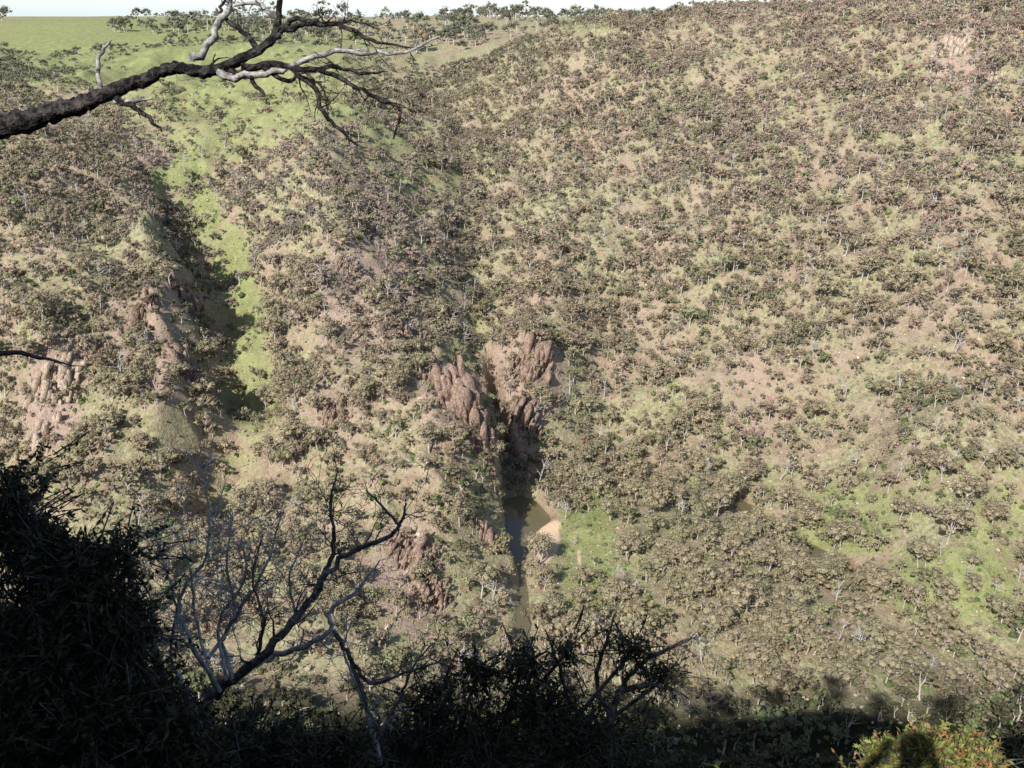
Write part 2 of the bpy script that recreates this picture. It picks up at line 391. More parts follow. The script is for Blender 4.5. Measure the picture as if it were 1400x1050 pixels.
lo = [make_tree(200+i, 18, .50, [6.6,6,7.4,5.6,7,5.2,4.4,6][i], [2.9,3.1,2.6,2.8,3.0,2.6,3.1,2.2][i], limbs=False) for i in range(8)]
zones = [
 (1050,180,450,200,1,1),(270,85,330,68,.0,1),(60,60,100,30,0,1),(400,150,140,50,.10,1),(300,190,90,45,.14,1),(250,235,40,30,.08,1),(280,300,22,45,.08,1),(322,370,24,60,.10,1),(345,450,28,65,.14,1),(350,540,35,65,.22,1),(320,620,40,60,.25,1),
 (545,200,50,45,.25,1),(610,265,30,35,.3,1),
 (1200,540,260,80,.52,1),(1000,490,200,55,.6,1),(900,560,170,70,.42,1),(1200,680,200,60,.32,1),(1300,780,130,70,.10,1),(805,740,45,75,.04,1),(746,738,40,52,0,1),(500,400,60,70,.6,1),(80,560,50,70,.4,1),
 (1310,80,40,50,.45,1),(560,790,45,80,.4,1),(722,520,34,50,.4,1),(640,545,26,26,.25,1),(450,740,90,60,.55,1),(855,800,20,50,.35,1),
 (900,655,160,24,1,1),(960,720,120,50,1.0,1),(1050,850,230,80,1.0,1),(900,900,180,60,1,1),(620,690,60,110,1,1),(240,460,50,160,1.1,1),(640,350,60,90,1,1),(690,140,60,80,1.0,1),(1350,600,70,30,.85,1),(800,50,60,16,.05,1),
 (700,870,40,60,.7,1),(1018,702,22,14,.05,1),(1110,766,60,18,.15,1)]
def dens(px, py):
    d = np.full(px.shape, .95)
    for (cx, cy, rx, ry, v, w) in zones:
        k = w*np.exp(-(((px-cx)/rx)**2+((py-cy)/ry)**2)**2); d = d*(1-k)+v*k
    return d
def scatter(sp, y0, y1, densfn, seed, rmin=1.5, lo_=.55, hi_=.7, cl=26):
    r = np.random.default_rng(seed); gy = np.arange(y0, y1, sp)
    gx, gyy = np.meshgrid(np.arange(-520, 620, sp), gy)
    x = (gx+r.uniform(-.7, .7, gx.shape)*sp).ravel(); y = (gyy+r.uniform(-.7, .7, gx.shape)*sp).ravel()
    z = Zs(x, y); px, py, d = project(x, y, z)
    ok = (px > -90) & (px < 1490) & (py < 1130) & (rivdist(x, y) > rmin)
    clump = sstep(-.6, .5, fbm(x, y, cl, 3, seed+77))
    ok &= r.uniform(0, 1, x.shape) < densfn(px, py)*(lo_+hi_*clump)
    return np.stack([x, y, z, px, py, d], 1)[ok]
T = scatter(3.4, 143, 740, dens, 5, rmin=.8, lo_=.46, hi_=.9, cl=22)
extra = []
def scat_y(nn, x0, x1, ya, yb, seed, gaps=()):
    r = np.random.default_rng(seed)
    for _ in range(nn):
        px = r.uniform(x0, x1); y = r.uniform(ya, yb)
        if any(a < px < b_ for a, b_ in gaps): continue
        x = (px-700)/F*y*1.08; z = float(Zs(x, y)); a, b_, d = project(x, y, z); extra.append([x, y, z, float(a), float(b_), float(d)])
scat_y(200, -20, 700, 1050, 1350, 2, ((110,235),(20,50))); scat_y(480, 620, 1200, 800, 1300, 3); scat_y(150, 380, 660, 800, 1000, 4); scat_y(200, 80, 470, 745, 770, 5); scat_y(140, -20, 130, 600, 650, 6); scat_y(90, 230, 470, 900, 930, 7)
T = np.vstack([T, np.array(extra)]); k = len(T); print('TREES', k)
sc = np.clip(.79*np.exp(rng.normal(0, .36, k)), .32, 1.65)*np.where(T[:,1] > 780, 2.2, 1.0)*np.where((T[:,4] > 620) & (T[:,3] > 760), 1.1, 1)
rot = rng.uniform(0, 6.283, k); var = rng.integers(0, 8, k)
inframe = (T[:,3] > 10) & (T[:,3] < 1390) & (T[:,4] > 60) & (T[:,4] < 955)
hidden = (T[:,4] > 640) & (T[:,3] < 200) | (T[:,4] > 850) & (T[:,3] < 960)
score = np.where(inframe & ~hidden, sc*6/T[:,5], -1)
order = np.argsort(-score); ind = order[:285]; rest = order[285:]
tree_meshes = [(mesh_arrays('crown', a[0], a[1], MF), mesh_arrays('trunk', a[2], a[3], MB)) for a in hi]
def zone_label(px, py):
    if py > 800 and px > 760: return 'brown olive gum tree in the dense wood on the valley floor below the river bend'
    if px > 780 and py > 640 and px < 1120: return 'olive gum tree on the wooded river flat right of the sandy beach'
    if px >= 1000 and py > 560: return 'scattered gum tree on the grassy slope beyond the right hand river channel'
    if px > 700 and py > 380: return 'gum tree on the open stony slope above the river bend'
    if px > 700: return 'gum tree high on the wooded right hillside'
    if px > 520 and py > 520: return 'gum tree on the rocky spur left of the river pool'
    if px > 370: return 'gum tree on the central left spur above the green gully'
    if px > 240: return 'gum tree beside the grassy green gully on the left'
    return 'gum tree on the steep far left hillside'
def add_tree(p, s, rz, v, label, group, name='gum_tree'):
    v = v % 6
    r = empty(name, (p[0], p[1], p[2]-.15), rz); r.scale = (s, s, s*random.uniform(.8, 1.15)); tag(r, label, 'tree', group)
    c_ = bpy.data.objects.new('crown', tree_meshes[v][0]); t_ = bpy.data.objects.new('trunk', tree_meshes[v][1])
    for o_ in (c_, t_): C.objects.link(o_); o_.parent = r
    return r
for i in ind:
    lb = zone_label(T[i,3], T[i,4]); add_tree(T[i], sc[i], rot[i], int(var[i]), lb, lb.replace('gum tree', 'gum trees'))
for (px, py, s, lb) in [(1265,775,1.0,'rounded dark brown tree alone on the green bank at lower right, left of a pair'),
    (1330,778,.85,'small rounded tree on the green bank at lower right, upper of a close pair'),
    (1330,812,1.0,'spreading brown tree on the green bank at lower right, lower of a close pair'),
    (1245,708,1.0,'grey brown tree alone on the pale grassy slope above the lower right bank'),
    (685,480,1.1,'large green tree standing just above the red rock cliff in the centre'),
    (748,850,.9,'green tree on the riverbank below the sandy beach')]:
    h = hit(px, py)
    if h is not None: add_tree(h, s, random.uniform(0, 6), random.randrange(6), lb, None)
def tint_for(px, py, wy, r):
    k = len(px); c = np.tile(np.array([.32,.265,.18]), (k, 1))
    def mixin(w, col):
        nonlocal c; c = c*(1-w[:,None])+np.array(col)*w[:,None]
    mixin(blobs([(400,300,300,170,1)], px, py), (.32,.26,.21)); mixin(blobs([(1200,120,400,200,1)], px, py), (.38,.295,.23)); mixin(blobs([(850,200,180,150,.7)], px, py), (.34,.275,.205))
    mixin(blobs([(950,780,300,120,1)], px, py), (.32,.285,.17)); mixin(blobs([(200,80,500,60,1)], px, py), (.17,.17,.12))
    mixin(blobs([(240,470,50,170,.8),(640,700,40,120,.55),(650,400,40,80,.4)], px, py), (.14,.14,.08))  # shade of the gullies and spur flank put into the crown tint
    mixin(sstep(700, 800, wy)*.8, (.15,.16,.12)); mixin(sstep(174, 162, wy)*.85, (.04,.05,.025))  # crowns nearest the camera darkened to carry the ridge's shadow
    g = (r.uniform(0, 1, k) < .18).astype(float)*.6; mixin(g, (.20,.225,.11))
    return c*r.uniform(.74, 1.28, (k,1))*r.uniform(.94, 1.06, (k,3))
def stamp(protos, X, s, rz, vi, cols):
    Vs = []; Fs = []; Cs = []; off = 0
    for v, (V, Fc, cf) in enumerate(protos):
        m_ = vi == v
        if not m_.any(): continue
        p = X[m_,:3]; c, sn = np.cos(rz[m_]), np.sin(rz[m_]); S = s[m_]
        x = (V[None,:,0]*c[:,None]-V[None,:,1]*sn[:,None])*S[:,None]+p[:,0,None]
        y = (V[None,:,0]*sn[:,None]+V[None,:,1]*c[:,None])*S[:,None]+p[:,1,None]
        z = V[None,:,2]*S[:,None]+p[:,2,None]
        kk = len(p); Vs.append(np.stack([x, y, z], -1).reshape(-1, 3))
        Fs.append((Fc[None]+(np.arange(kk)*len(V))[:,None,None]).reshape(-1, Fc.shape[1])+off); off += kk*len(V)
        cc = cols[m_][:,None,:]*cf[None,:,:1]; tr = cf[None,:,1:2]
        cc = cc*(1-tr)+np.array([.60,.54,.48])*tr
        Cs.append(cc.reshape(-1, 3))
    return np.vstack(Vs), np.vstack(Fs), np.vstack(Cs)
def combo(pr, r):
    V, Fc, TV, TF, nl = pr
    cf = np.zeros((len(V)+len(TV), 2)); cf[:nl,0] = np.repeat(r.uniform(.75, 1.3, nl//4), 4); cf[nl:len(V),0] = r.uniform(.65, 1.0, len(V)-nl); cf[len(V):,1] = 1
    return np.vstack([V, TV]), np.vstack([Fc, TF+len(V)]), cf
rr = np.random.default_rng(3)
protos = [combo(p, rr) for p in lo]
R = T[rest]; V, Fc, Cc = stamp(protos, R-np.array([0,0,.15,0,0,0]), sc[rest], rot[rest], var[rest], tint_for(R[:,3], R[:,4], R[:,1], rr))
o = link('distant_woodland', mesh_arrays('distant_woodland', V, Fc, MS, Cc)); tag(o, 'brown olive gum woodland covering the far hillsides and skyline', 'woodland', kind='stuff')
def make_bush(seed, k=16, leaf=.42):
    r = np.random.default_rng(seed); d = unit(r.normal(0, 1, (k, 3))); d[:,2] = np.abs(d[:,2])
    p = d*np.array([1, 1, .8])*r.uniform(.7, 1.25, (k, 1))+np.array([0,0,.15])
    V, Fc = leaf_quads(p, unit(d+r.normal(0, .4, (k, 3))), leaf*r.uniform(.6, 1.4, k), .8, r)
    nl = len(V); V = np.vstack([V, CSV*np.array([.85,.85,.75])*r.uniform(.65,1.05,(len(CSV),1))+np.array([0,0,.1])]); Fc = np.vstack([Fc, CSF+nl])
    cf = np.zeros((len(V), 2)); cf[:nl,0] = np.repeat(r.uniform(.7, 1.3, k), 4); cf[nl:,0] = r.uniform(.6,.95,len(V)-nl); return V, Fc, cf
bp = [make_bush(300+i) for i in range(5)]
def bdens(px, py):
    d = np.full(px.shape, .6)
    for (cx, cy, rx, ry, v) in [(150,85,450,80,.0),(330,170,200,60,.15),(1150,560,300,170,.7),(900,520,160,120,.66),(746,738,38,48,0),(805,740,50,80,.3),(330,430,40,160,.2),(560,750,80,120,.66),(560,200,80,70,.6),(722,520,34,50,.4),(640,545,28,28,.3)]:
        k = np.exp(-(((px-cx)/rx)**2+((py-cy)/ry)**2)**2); d = d*(1-k)+v*k
    return d
B = scatter(2.5, 143, 600, bdens, 21, rmin=.6); k = len(B)
u_ = rr.uniform(0, 1, (k,1))
gcol = np.where(u_ < .4, np.array([[.155,.20,.08]]), np.where(u_ < .8, np.array([[.30,.25,.175]]), np.array([[.42,.37,.27]])))*rr.uniform(.75, 1.35, (k,1))
V, Fc, Cc = stamp(bp, B, np.clip(.62*np.exp(rr.normal(0, .45, k)), .2, 1.9), rr.uniform(0, 6.28, k), rr.integers(0, 5, k), gcol)
o = link('low_scrub', mesh_arrays('low_scrub', V, Fc, MS, Cc)); tag(o, 'low green and brown scrub dotted over the stony slopes', 'scrub', kind='stuff')
def tuft(seed):
    r = np.random.default_rng(seed); k = 5; p = r.uniform(-.35, .35, (k, 3))*np.array([1,1,.3])+np.array([0,0,.18])
    V, Fc = leaf_quads(p, unit(r.normal(0, 1, (k,3))*np.array([1,1,.4])), .45*r.uniform(.6, 1.3, k), .8, r)
    cf = np.zeros((len(V), 2)); cf[:,0] = np.repeat(r.uniform(.7, 1.3, k), 4); return V, Fc, cf
tp = [tuft(400+i) for i in range(4)]
B = scatter(2.1, 143, 460, lambda px, py: (.15+.6*blobs(greens, px, py))*(1-blobs(sand, px, py)), 33, rmin=.5); k = len(B)
gcol = np.where(rr.uniform(0, 1, (k,1)) < .5, np.array([[.25,.32,.115]]), np.array([[.44,.42,.25]]))*rr.uniform(.7, 1.3, (k,1))
V, Fc, Cc = stamp(tp, B, rr.uniform(.6, 1.5, k), rr.uniform(0, 6.28, k), rr.integers(0, 4, k), gcol)
o = link('grass_tussocks', mesh_arrays('grass_tussocks', V, Fc, MS, Cc)); tag(o, 'pale green grass tussocks on the gullies and river flats', 'grass', kind='stuff')
def hull(pts):
    bm = bmesh.new()
    for p in pts: bm.verts.new(p)
    res = bmesh.ops.convex_hull(bm, input=bm.verts)
    bmesh.ops.delete(bm, geom=[e for e in res['geom_interior'] if isinstance(e, bmesh.types.BMVert)], context='VERTS')
    bmesh.ops.triangulate(bm, faces=bm.faces); bm.verts.index_update(); bm.verts.ensure_lookup_table()
    V = np.array([v.co[:] for v in bm.verts]); Fc = np.array([[v.index for v in f.verts] for f in bm.faces]); bm.free(); return V, Fc
rkp = []
for i in range(6):
    V, Fc = hull(unit(rr.normal(0, 1, (14, 3)))*rr.uniform(.6, 1, (14,1))*np.array([1,.75,.6])); cf = np.zeros((len(V), 2)); cf[:,0] = rr.uniform(.8, 1.2, len(V)); rkp.append((V, Fc, cf))
B = scatter(2.1, 143, 560, lambda px, py: .06+.55*blobs(rocks_, px, py)**1.3, 44, rmin=.5); k = len(B)
gcol = np.array([[.50,.38,.30]])*rr.uniform(.45, 1.45, (k,1))*rr.uniform(.95, 1.05, (k,3))
V, Fc, Cc = stamp(rkp, B, np.clip(.5*np.exp(rr.normal(0, .5, k)), .15, 2.2), rr.uniform(0, 6.28, k), rr.integers(0, 6, k), gcol)
o = link('scattered_stones', mesh_arrays('scattered_stones', V, Fc, MS, Cc)); tag(o, 'pinkish stones and rubble strewn over bare slope', 'stones', kind='stuff')
CUBE = np.array([[x, y, z] for z in (0, 1) for y in (-1, 1) for x in (-1, 1)], float)
def outcrop(px, py, w, h, cnt, lb, tilt=.2, mat=MROCK, sink=2.0, name='rock_outcrop'):
    c0 = hit(px, py)
    if c0 is None: return
    qb = QB(); r = np.random.default_rng(int(px*7+py)); yaw0 = r.uniform(-.4, .4); w = w*.85; cnt = int(cnt*1.5)
    for i in range(cnt):
        dx = float(np.clip(r.normal(0, .5), -1.0, 1.0))*w; dy = float(np.clip(r.normal(0, .35), -.8, .8))*w; gz = float(Zs(c0[0]+dx, c0[1]+dy))-c0[2]
        gz = max(gz, -h)
        hh = h*min(1.0, math.exp(r.normal(-1.3, .6)))*(1-.4*abs(dx)/w); ww = (hh*r.uniform(.06, .2)+.22)*r.uniform(.6, 1.5)
        p = CUBE+r.uniform(-.35, .35, (8, 3))*np.array([1, 1, .5]); p = np.vstack([p, [[r.uniform(-.9,.9), r.uniform(-.9,.9), 1.15]]]); p[:,:2] *= (1-.25*np.clip(p[:,2:3], 0, 1)); p *= np.array([ww, ww*r.uniform(.8, 2.6), hh+sink])
        a = yaw0+r.normal(0, .6); ca, sa = math.cos(a), math.sin(a); x_, y_ = p[:,0]*ca-p[:,1]*sa, p[:,0]*sa+p[:,1]*ca; p[:,0] = x_; p[:,1] = y_
        p[:,0] += p[:,2]*(tilt+r.normal(0, .1))+dx; p[:,1] += dy+p[:,2]*r.uniform(-.1, .3); p[:,2] += gz-sink
        V, Fc = hull(p); qb.add(V, Fc)
    V, Fc = qb.arrays(); o = link(name, mesh_arrays(name, V, Fc, mat), loc=tuple(c0)); tag(o, lb, 'rock')
for a in [(638,552,9,13,120,'tall jagged red brown rock fins at the head of the dark river slot',-.12),
    (660,612,4,9,50,'dark upright rock blades dropping into the shaded river slot',-.15),
    (724,500,9,8,110,'broad pinkish rock face leaning above the river slot',.35),
    (714,575,7,6,80,'broken pinkish crag on the right side of the river slot',.35),
    (708,625,5,5,50,'low rock shelf above the upstream end of the pool',.2),
    (600,525,6,6,50,'small brown crag left of the tall rock fins',.1),
    (520,400,10,5,90,'reddish crag halfway up the central left spur',.2),
    (548,455,8,5,70,'lower reddish crag on the central left spur',.2),
    (470,370,7,4,50,'small pink crag at the left edge of the central spur',.2),
    (460,560,8,4,60,'broken pinkish crag low on the slope right of the green gully',.2),
    (243,400,9,7,90,'dark grey crag beside the shaded gully on the left',-.1),
    (252,500,8,6,80,'dark crag low beside the shaded left gully',-.1),
    (190,440,8,5,70,'broken brown crag left of the shaded gully',.1),
    (130,480,7,4,55,'brown crag low on the left spur below the grey crag',.1),
    (560,760,8,5,70,'pinkish crag on the spur left of the beach',.3),
    (590,815,7,4,55,'lower pink crag on the spur, near the river',.3),
    (666,740,4,6,45,'shaded dark crag on the left bank facing the beach',.1),
    (10,290,8,7,55,'dark crag at the left edge of the hillside',.1),
    (1290,290,7,4,50,'pinkish crag high on the right hillside',.2),
    (1030,600,7,3,45,'low pale crag on the slope above the right channel',.2)]: outcrop(*a)
for a in [(72,530,9,7,90,'cream coloured rock rib on the left hillside',.3),(48,610,7,5,60,'lower pale rock rib on the left hillside',.3),(1300,70,11,6,80,'pale rock rib near the top of the right hillside',.3),(1345,110,11,5,70,'pale rocks below the rib at the top right',.3),(95,470,6,5,45,'small cream crag at the upper end of the left rock rib',.2)]:
    outcrop(*a, mat=MPALE)
def dead_tree_mesh(seed, h=6):
    r = np.random.default_rng(seed); qb = QB(); top = np.array([r.uniform(-1,1), r.uniform(-1,1), h])
    tr = [np.array([0,0,-.8]), np.array([0,0,0.]), top*np.array([.3,.3,.35]), top*np.array([.8,.5,.7]), top]
    tube(qb, tr, [.2,.17,.14,.09,.03], 5)
    for i in range(9):
        t = r.uniform(.3, .95); b0 = top*np.array([.6*t, .5*t, t]); d = unit(np.array([r.normal(), r.normal(), r.uniform(.1, 1.1)])); L = r.uniform(1, 2.6)
        m_ = b0+d*L*.5+r.normal(0, .15, 3); e = b0+d*L+np.array([0,0,.3]); tube(qb, [b0, m_, e], [.09,.06,.02], 4)
        for _ in range(2): tube(qb, [m_, m_+unit(d+r.normal(0, .7, 3))*L*.5], [.05,.015], 3)
    return qb.mesh('dead_tree', MDEAD)
dm = [dead_tree_mesh(500+i, [5,6,7,5.5][i]) for i in range(4)]
def zone_dead(px, py):
    if px > 760 and py > 640: return 'bleached leafless tree among the gums of the valley floor'
    if px > 700: return 'bleached leafless tree on the right hillside'
    return 'bleached leafless tree on the left hillside'
D = scatter(13, 150, 520, lambda px, py: .62*(1-blobs([(200,90,420,100,1),(748,735,50,80,1)], px, py)), 55)
rng.shuffle(D); cnt = 0
for t in D:
    if cnt >= 290 or not (0 < t[3] < 1400 and 60 < t[4] < 960): continue
    cnt += 1; o = link('dead_tree', dm[cnt % 4], loc=(t[0], t[1], t[2]-.1)); s = random.uniform(.75, 1.45); o.scale = (s, s, s*random.uniform(.8, 1.1)); o.rotation_euler = (random.uniform(-.2,.2), random.uniform(-.2,.2), random.uniform(0, 6.28))
    lb = zone_dead(t[3], t[4]); tag(o, lb, 'dead tree', lb.replace('leafless tree', 'leafless trees'))
for (px, py, s, lb) in [(672,830,1.5,'large white leafless tree on the riverbank left of the lower pool'),(930,710,1.2,'white leafless tree in front of the wood on the river flat'),(1170,895,1.2,'grey leaning dead tree at the lower right of the valley wood')]:
    h = hit(px, py); o = link('dead_tree', dm[1], loc=tuple(h)); o.scale = (s,)*3; tag(o, lb, 'dead tree')
for i, (s_, u_, q) in enumerate([(9,-53,1.6),(9,-42,1.9),(9,-30,1.3),(9,-19,1.7),(9,-8.5,1.25),(21,5.5,1.3),(22,15,.7),(20,24,1.4),(22,34,.9)]):
    x = HX*s_+QX*u_; y = HY*s_+QY*u_; add_tree((x, y, float(Zs(x, y))), q, i*1.3, i % 6, 'gum tree on the ridge behind the viewpoint, throwing its shadow into the valley', 'gum trees on the viewpoint ridge')
# ================================================================ foreground
def zg(x, y): return float(height(np.array([x]), np.array([y]))[0])
def twigs(qb, path, rad, nn, L0, spread=.8, depth=2, r0=.35, up=.15, tmin=.25, rmin=.0021):
    path = np.array(path)
    for _ in range(nn):
        i = rng.integers(int(len(path)*tmin), len(path)-1); p0 = path[i]; tdir = unit(path[i+1]-path[i])
        d = unit(tdir+rng.normal(0, spread, 3)+np.array([0,0,up])); L = L0*rng.uniform(.4, 1.1); m = 5
        pts = [p0]
        for k_ in range(m): d = unit(d+rng.normal(0, .38, 3)); pts.append(pts[-1]+d*L/m)
        r_ = max(rad[i]*r0, rmin); rr_ = np.linspace(r_, rmin*.5, m+1)
        tube(qb, pts, rr_, 4)
        if depth > 1: twigs(qb, pts, rr_, 2, L*.55, spread, depth-1, .6, up, .3, rmin)
def limb(name, mat, pl, d, parent, off, sides=8, nt=4, L0=.3, jit=.25, rough=.08, depth=2, k=1.0, per=5, rmin=.0021):
    pts = [P(q[0], q[1], d+(q[3] if len(q) > 3 else 0)) for q in pl]; rad = [q[2]*k*d/F for q in pl]
    pp, rd = smooth_path(pts, rad, per, jit); qb = QB(); rd = rd*rng.uniform(.92, 1.1, len(rd)); tube(qb, pp, rd, sides, rough)
    if nt: twigs(qb, pp, rd, nt, L0, depth=depth, rmin=rmin)
    return link(name, qb.mesh(name, mat, True, off), parent)
d = 3.6; base = P(-330, 300, d); gx, gy = base[0], base[1]; gz = zg(gx, gy)
tr = empty('charred_tree', (gx, gy, gz)); off = (gx, gy, gz)
tag(tr, 'half burnt dead tree with a gnarled bough reaching across the upper left', 'tree')
qb = QB(); pp, rd = smooth_path([(gx,gy,gz-.5),(gx,gy,gz+.4),(gx+.08,gy,gz+2),(base[0]+.05,base[1],base[2]),(gx-.1,gy,.6),(gx-.3,gy+.2,2.2)], [.2,.18,.15,.13,.1,.05], 8, .1)
tube(qb, pp, rd, 12, .06); twigs(qb, pp, rd, 5, .8, tmin=.6); link('trunk', qb.mesh('trunk', MCHAR, True, off), tr)
limb('bough', MCHAR, [(-330,290,34),(-180,225,27),(-60,188,21),(0,172,18.5),(40,166,17),(75,152,14.5),(105,146,13.5),(130,135,12),(165,120,11),(200,108,10),(225,96,9.5),(250,92,9),(270,98,10),(290,97,9.5),(330,80,7.5),(368,58,6.5),(380,30,5),(384,-20,4.5),(380,-60,4)], d, tr, off, 18, 4, .12, .10, .14, 2, .84, 5, .0017)
for mat, pl, t_, L0 in [
    (MSILV, [(262,84,7.5),(285,62,6),(298,35,5.5),(314,10,4.5),(330,-25,4)], 2, .12),
    (MSILV, [(300,98,7),(335,106,5.5),(375,100,4.6),(410,86,4.2),(455,70,3.8),(505,72,3.6),(555,70,2.6),(600,50,1.5)], 6, .17),
    (MCHAR, [(372,50,6),(400,38,5),(440,32,4),(475,38,3.5),(500,52,3),(535,62,2),(570,66,1.2)], 9, .17),
    (MCHAR, [(300,95,7),(330,102,5.5),(348,112,4),(362,132,2)], 2, .08),
    (MCHAR, [(330,92,6.5),(375,88,5.5),(405,98,4.6),(430,122,4),(442,155,3.5),(465,178,3),(490,200,1.5)], 10, .18),
    (MCHAR, [(400,92,5),(445,98,4),(480,115,3.8),(515,135,3.4),(545,150,2.8),(538,190,1.5)], 10, .17),
    (MCHAR, [(350,65,5),(335,45,4),(315,30,3.5),(300,10,2.3),(322,-10,2)], 6, .14),
    (MCHAR, [(378,40,5),(410,28,4),(450,34,3),(480,28,2),(520,40,1)], 6, .14),
    (MSILV, [(380,25,4),(350,5,3.4),(320,8,2)], 4, .12),
    (MCHAR, [(415,96,4),(460,92,3.4),(500,100,2.6),(530,98,1.2)], 5, .15),
    (MCHAR, [(360,92,5),(390,110,3.6),(412,104,3),(440,118,2),(448,150,1)], 5, .13),
    (MSILV, [(138,125,4),(134,90,3.4),(140,68,2.8),(152,54,1.3)], 1, .04),
    (MSILV, [(155,140,4),(180,139,3.4),(208,134,1.8)], 1, .03),
    (MCHAR, [(160,135,6),(185,148,4.4),(205,162,3.4),(221,180,1.6)], 2, .05)]:
    limb('limb', mat, pl, d, tr, off, 8, t_, L0, .5, .12, 3, .84, 4, .0016)
tt2 = P(-200, 560, 3.4); tt = empty('dead_twig', (tt2[0], tt2[1], zg(tt2[0], tt2[1]))); tag(tt, 'thin bare dark stem poking in at the left edge above the leafy shrub', 'dead stem')
offt = tuple(tt.location)
qb = QB(); pp, rd = smooth_path([offt, P(-190,700,3.4), P(-110,520,3.4), P(0,484,3.4), P(50,488,3.4), P(100,500,3.4)], [.03,.025,.018,.012,.008,.002], 6, .2); tube(qb, pp, rd, 6); twigs(qb, pp, rd, 5, .12, tmin=.75); link('stem', qb.mesh('stem', MTWIG, True, offt), tt)
def bare(name, label, rootpx, d, limbs, mat=MTWIG):
    rp0 = P(rootpx[0], rootpx[1], d); g = (rp0[0], rp0[1], zg(rp0[0], rp0[1]))
    e = empty(name, g); tag(e, label, 'bare shrub')
    qb = QB(); pp, rd = smooth_path([np.array(g)-np.array([0,0,.2]), (np.array(g)+rp0)/2+np.array([.08,0,0]), rp0], [.055,.045,.04], 6, .1); tube(qb, pp, rd, 8, .08); link('trunk', qb.mesh('trunk', mat, True, g), e)
    for pl, t_, L0, m_ in limbs: limb('limb', m_ or mat, pl, d, e, g, 7, t_, L0, .45, .1, 3, .76)
bare('bare_shrub', 'dark leafless twisted shrub with a hooked branch at lower left centre', (240,1010), 5.2, [
    ([(240,1010,11),(290,950,10,.1),(335,918,9),(385,868,7,-.1),(420,825,6.5),(445,785,5.5),(480,755,4.5),(520,738,4),(548,718,3.2),(556,688,1.5)], 20, .4, None),
    ([(430,808,5),(452,765,4.5,.1),(456,730,3.5),(452,690,2.6),(462,640,1.3)], 20, .35, None),
    ([(335,918,6),(375,895,5.5,.2),(420,882,5),(450,862,4.5),(452,835,4),(480,815,3.4),(498,795,2.6),(520,765,1.3)], 18, .35, MGREY),
    ([(455,862,4.5),(480,900,4),(505,935,3.5),(545,922,2.8),(580,912,2),(600,905,1.2)], 12, .3, None),
    ([(480,900,4),(500,960,3.5),(520,1000,3)], 6, .3, None),
    ([(320,930,5),(305,880,4,.2),(330,830,3.2),(365,770,2.4),(385,700,1.2)], 30, .45, MGREY),
    ([(300,945,5),(262,880,4,-.2),(245,820,3.2),(282,760,2.4),(285,690,2),(272,630,1)], 36, .45, MGREY),
    ([(270,970,5),(235,900,3.6,.3),(240,830,2.8),(225,770,1.6),(215,740,1)], 26, .4, MGREY),
    ([(285,900,3.6),(320,840,2.8,.2),(310,770,2),(318,700,1)], 30, .4, MGREY),
    ([(310,930,3.4),(300,850,2.6,.1),(335,790,2),(330,735,1)], 26, .4, MGREY),
    ([(290,930,3.4),(268,850,2.6,.3),(262,790,2),(250,735,1)], 26, .4, MGREY),
    ([(340,910,3.4),(400,850,2.6,.1),(395,790,2),(415,740,1)], 26, .35, MGREY),
    ([(350,905,3.6),(360,850,2.8,-.2),(345,790,2),(360,730,1)], 26, .35, None),
    ([(548,720,3),(520,690,2.2),(500,670,1)], 6, .2, None)])
bare('bare_shrub', 'thin leafless dark shrub standing right of the dark centre bush', (830,1040), 6.6, [
    ([(830,1040,8),(835,985,6),(850,940,5,.1),(880,905,4),(930,880,3),(955,870,1.2)], 16, .45, None),
    ([(835,985,5),(815,930,4,.2),(830,880,3),(840,840,1.2)], 14, .4, None),
    ([(850,945,5),(890,935,4,-.1),(925,945,3),(955,965,1.2)], 14, .4, None),
    ([(760,1030,5),(720,960,4,.2),(730,900,3),(715,860,1.2)], 14, .4, None),
    ([(825,1010,5),(780,960,4,.3),(760,900,3),(745,860,1.2)], 14, .4, None)])
bare('bare_shrub', 'leafless upright twiggy shrub at the bottom between the two dark bushes', (520,1045), 5.8, [
    ([(520,1045,6),(505,980,4.5),(485,930,3.4),(470,890,2),(480,850,1)], 16, .4, MGREY),
    ([(515,1010,4.5),(545,960,3.4,.1),(560,920,2.4),(590,880,1)], 15, .4, None)])
def leaves(qb, pos, axis, L, Wd):
    k = len(pos); side = unit(np.cross(axis, rng.normal(0, 1, (k,3)))); nrm = np.cross(axis, side)
    L = L[:,None]; Wd = Wd[:,None]
    V = np.stack([pos, pos+axis*L*.45+side*Wd, pos+axis*L+nrm*L*.12, pos+axis*L*.5-side*Wd], 1).reshape(-1, 3)
    qb.add(V, np.arange(4*k).reshape(-1, 4))
